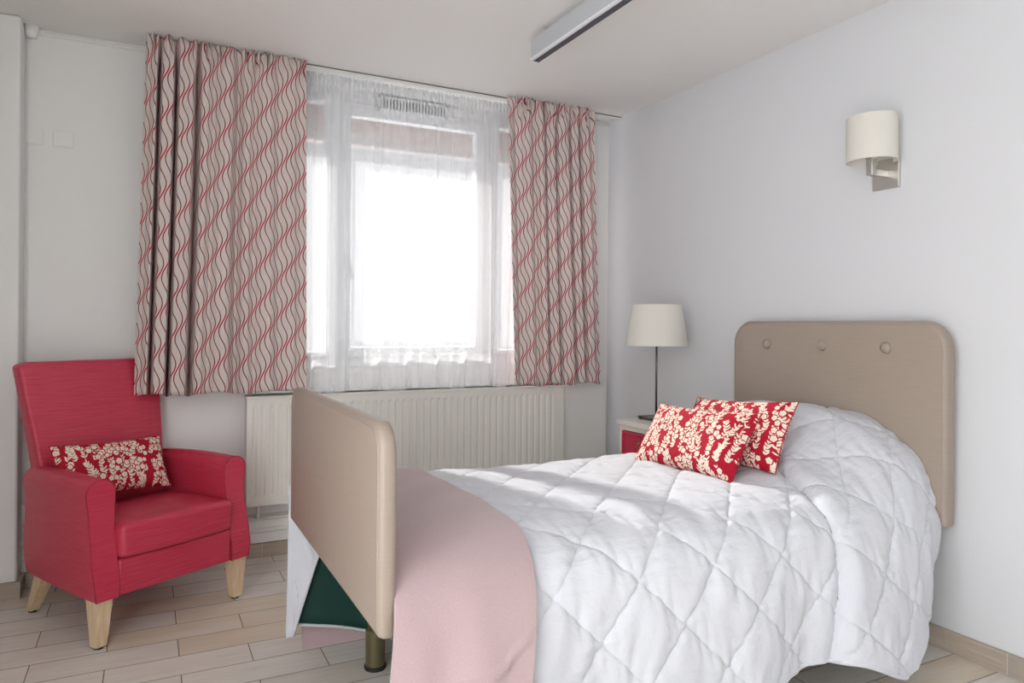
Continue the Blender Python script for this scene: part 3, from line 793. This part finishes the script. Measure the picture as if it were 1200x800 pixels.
# ------------------------------------------------------------------ armchair
CH_ROT = math.radians(31)
ch = empty('armchair', (.100, 3.143, 0), CH_ROT); tag(ch, 'red vinyl armchair with pale wooden legs in the corner left of the window', 'armchair')
def arm(sgn_):
    zs0 = .18; r_ = .052
    def ring(vt):
        pts = []
        # outer face from the bottom up, round top, inner face down
        for z, uo in ((.18, .322), (.24, .330), (.32, .332), (.42, .328), (.50, .330), (.555, .337)):
            pts.append((uo, z))
        uc = .285
        for i in range(1, 12):
            a = PI*i/12; pts.append((uc+.052*math.cos(a), .562+.050*math.sin(a)))
        for z, ui in ((.555, .233), (.50, .236), (.42, .240), (.32, .240), (.24, .240), (.18, .240)):
            pts.append((ui, z))
        return pts
    R = ring(0); n_ = len(R); stv = [0, .05, .15, .3, .45, .60, .75, .9, 1.]
    v = []; f = []
    def vf(z): return float(np.interp(z, [.18, .26, .36, .46, .54, .60], [-.040, -.042, -.012, .004, .006, .004]))
    for t_ in stv:
        for (u_, z) in R:
            v0 = vf(z); vv = v0+t_*(.545-v0)
            uu = u_-(.030*t_**2 if u_ > .27 else .0)
            zz_ = z+(.010*math.sin(PI*t_)-.012*t_ if z > .5 else 0)
            v.append((sgn_*uu, vv, zz_))
    for i in range(len(stv)-1):
        for k in range(n_):
            k2 = (k+1) % n_; f.append((i*n_+k, i*n_+k2, (i+1)*n_+k2, (i+1)*n_+k))
    for base, fl_ in ((0, False), ((len(stv)-1)*n_, True)):
        for k in range(n_//2):
            a, b, c, d = base+k, base+k+1, base+n_-2-k, base+n_-1-k
            q = (a, b, c, d) if b != c else (a, b, d)
            f.append(q if fl_ else tuple(reversed(q)))
    o = MB().add(v, f).build('armrest', M_red, ch, bevel=.010, seg=3, angle=50)
    # piping round the front face
    MB().tube([(sgn_*(u_*1.0), vf(z)+.001, z) for (u_, z) in R], .0028, 6).build('piping', M_redpipe, o, smooth=True)
    return o
arm(-1); arm(1)
def slab(name, pts_fn, nu, nv, m, par, bevel=.02, seg=4):
    pass
# backrest, reclined and a little wider at the top
v = []; f = []
zsb = [.18, .30, .44, .58, .72, .86, .96, 1.022]; n_u = 13
def back_pt(u_, z, face):
    hw = float(np.interp(z, [.18, .44, .60, 1.02], [.240, .250, .266, .300]))
    y = float(np.interp(z, [.18, .44, 1.02], [.44, .455, .558]))
    th = float(np.interp(z, [.18, .44, 1.02], [.10, .105, .070]))
    puff = -.014*(1-u_**4)*math.sin(PI*min(1, max(0, (z-.40)/.65)))
    if z > 1.0 and abs(u_) > .9: z -= .012
    return (u_*hw-.022*max(0, z-.44)/.58, (y+puff) if face == 0 else y+th*.92, z)
for face in (0, 1):
    for z in zsb:
        for i in range(n_u): v.append(back_pt(-1+2*i/(n_u-1), z, face))
nz_ = len(zsb); I = lambda fc, j, i: fc*nz_*n_u+j*n_u+i
for j in range(nz_-1):
    for i in range(n_u-1):
        f.append((I(0, j, i), I(0, j, i+1), I(0, j+1, i+1), I(0, j+1, i))); f.append((I(1, j, i), I(1, j+1, i), I(1, j+1, i+1), I(1, j, i+1)))
    f.append((I(0, j, 0), I(0, j+1, 0), I(1, j+1, 0), I(1, j, 0))); f.append((I(0, j, n_u-1), I(1, j, n_u-1), I(1, j+1, n_u-1), I(0, j+1, n_u-1)))
for i in range(n_u-1):
    f.append((I(0, nz_-1, i), I(0, nz_-1, i+1), I(1, nz_-1, i+1), I(1, nz_-1, i))); f.append((I(0, 0, i), I(1, 0, i), I(1, 0, i+1), I(0, 0, i+1)))
MB().add(v, f).build('backrest', M_red, ch, bevel=.016, seg=4, angle=50)
# seat cushion, domed, with rounded front
v = []; f = []; nu_, nv_ = 15, 15
for face in (0, 1):
    for i in range(nu_):
        for j in range(nv_):
            a = -1+2*i/(nu_-1); b = j/(nv_-1)
            z = .315 if face == 0 else .438+.020*(1-a**4)*(math.sin(PI*min(1, b*1.1+.05))**.6)-.012*b
            y = -.048-.010*(1-a*a)*(1 if b == 0 else 0)+b*.478
            v.append((a*.239, y, z))
J = lambda fc, i, j: fc*nu_*nv_+i*nv_+j
for i in range(nu_-1):
    for j in range(nv_-1):
        f.append((J(0, i, j), J(0, i, j+1), J(0, i+1, j+1), J(0, i+1, j))); f.append((J(1, i, j), J(1, i+1, j), J(1, i+1, j+1), J(1, i, j+1)))
for i in range(nu_-1):
    f.append((J(0, i, 0), J(0, i+1, 0), J(1, i+1, 0), J(1, i, 0))); f.append((J(0, i, nv_-1), J(1, i, nv_-1), J(1, i+1, nv_-1), J(0, i+1, nv_-1)))
for j in range(nv_-1):
    f.append((J(0, 0, j), J(1, 0, j), J(1, 0, j+1), J(0, 0, j+1))); f.append((J(0, nu_-1, j), J(0, nu_-1, j+1), J(1, nu_-1, j+1), J(1, nu_-1, j)))
MB().add(v, f).build('seat', M_red, ch, bevel=.022, seg=5, angle=50)
MB().box(-.2385, .2385, -.036, .44, .180, .3145).build('front_rail', M_red, ch, bevel=.010, seg=3)
for sg in (-1, 1):
    l = MB().frustum((sg*.290, .004, .008), (sg*.288, .004, .190), .021, .034).build('leg', M_beech, ch, bevel=.003)
    MB().lathe((sg*.290, .004, 0), [(.015, 0), (.017, .003), (.017, .009)], 16).build('glide', M_dark, l)
    l = MB().frustum((sg*.256, .565, .008), (sg*.245, .470, .190), .018, .032).build('leg', M_beech, ch, bevel=.003)
    MB().lathe((sg*.256, .565, 0), [(.014, 0), (.016, .003), (.016, .009)], 16).build('glide', M_dark, l)
# lumbar cushion on the chair
ml = Matrix.Translation((.100, 3.143, 0)) @ Matrix.Rotation(CH_ROT, 4, 'Z')
o = cushion('long red and cream floral cushion on the red armchair', .46, .235, .105, 21, None, ml @ frame((-.055, .340, .584), (1, 0, -.03), (-.03, .40, .85)))

# ------------------------------------------------------------------ light
w = bpy.data.worlds.new('world'); scene.world = w; w.use_nodes = True
wn_ = NT(w); bg = w.node_tree.nodes['Background']; bg.inputs[0].default_value = (.96, .98, 1.0, 1)
gy = wn_.sep(wn_.coord('Generated'))[1]
wn_.link(wn_.rng(gy, .10, .50, 4.3, .75), bg.inputs[1])     # uneven sky added: strong away from the window to fill the room, dim beyond it
sun = bpy.data.lights.new('sun', 'SUN'); sun.energy = 12.0; sun.angle = math.radians(1.5); sun.color = (1, .96, .90)
so_ = bpy.data.objects.new('sun', sun); COL.objects.link(so_); d_ = Vector((.22, -1, -.60)); so_.rotation_euler = d_.to_track_quat('-Z', 'Y').to_euler(); so_.location = (0, 6, 5)

# ------------------------------------------------------------------ camera
cam = bpy.data.cameras.new('camera'); co = bpy.data.objects.new('camera', cam); COL.objects.link(co)
cam.sensor_width = 36; cam.lens = 36*836.19/1200; cam.shift_y = (381.35-400)/1200; cam.clip_start = .05
co.matrix_world = Matrix.Translation((0, 0, 1.187)) @ Matrix.Rotation(-.47235, 4, 'Z') @ Matrix.Rotation(PI/2, 4, 'X') @ Matrix.Rotation(.007718, 4, 'Z')
scene.camera = co
vs = scene.view_settings; vs.view_transform = 'Standard'; vs.look = 'None'; vs.exposure = 0.32; vs.gamma = 1.0; vs.use_curve_mapping = False
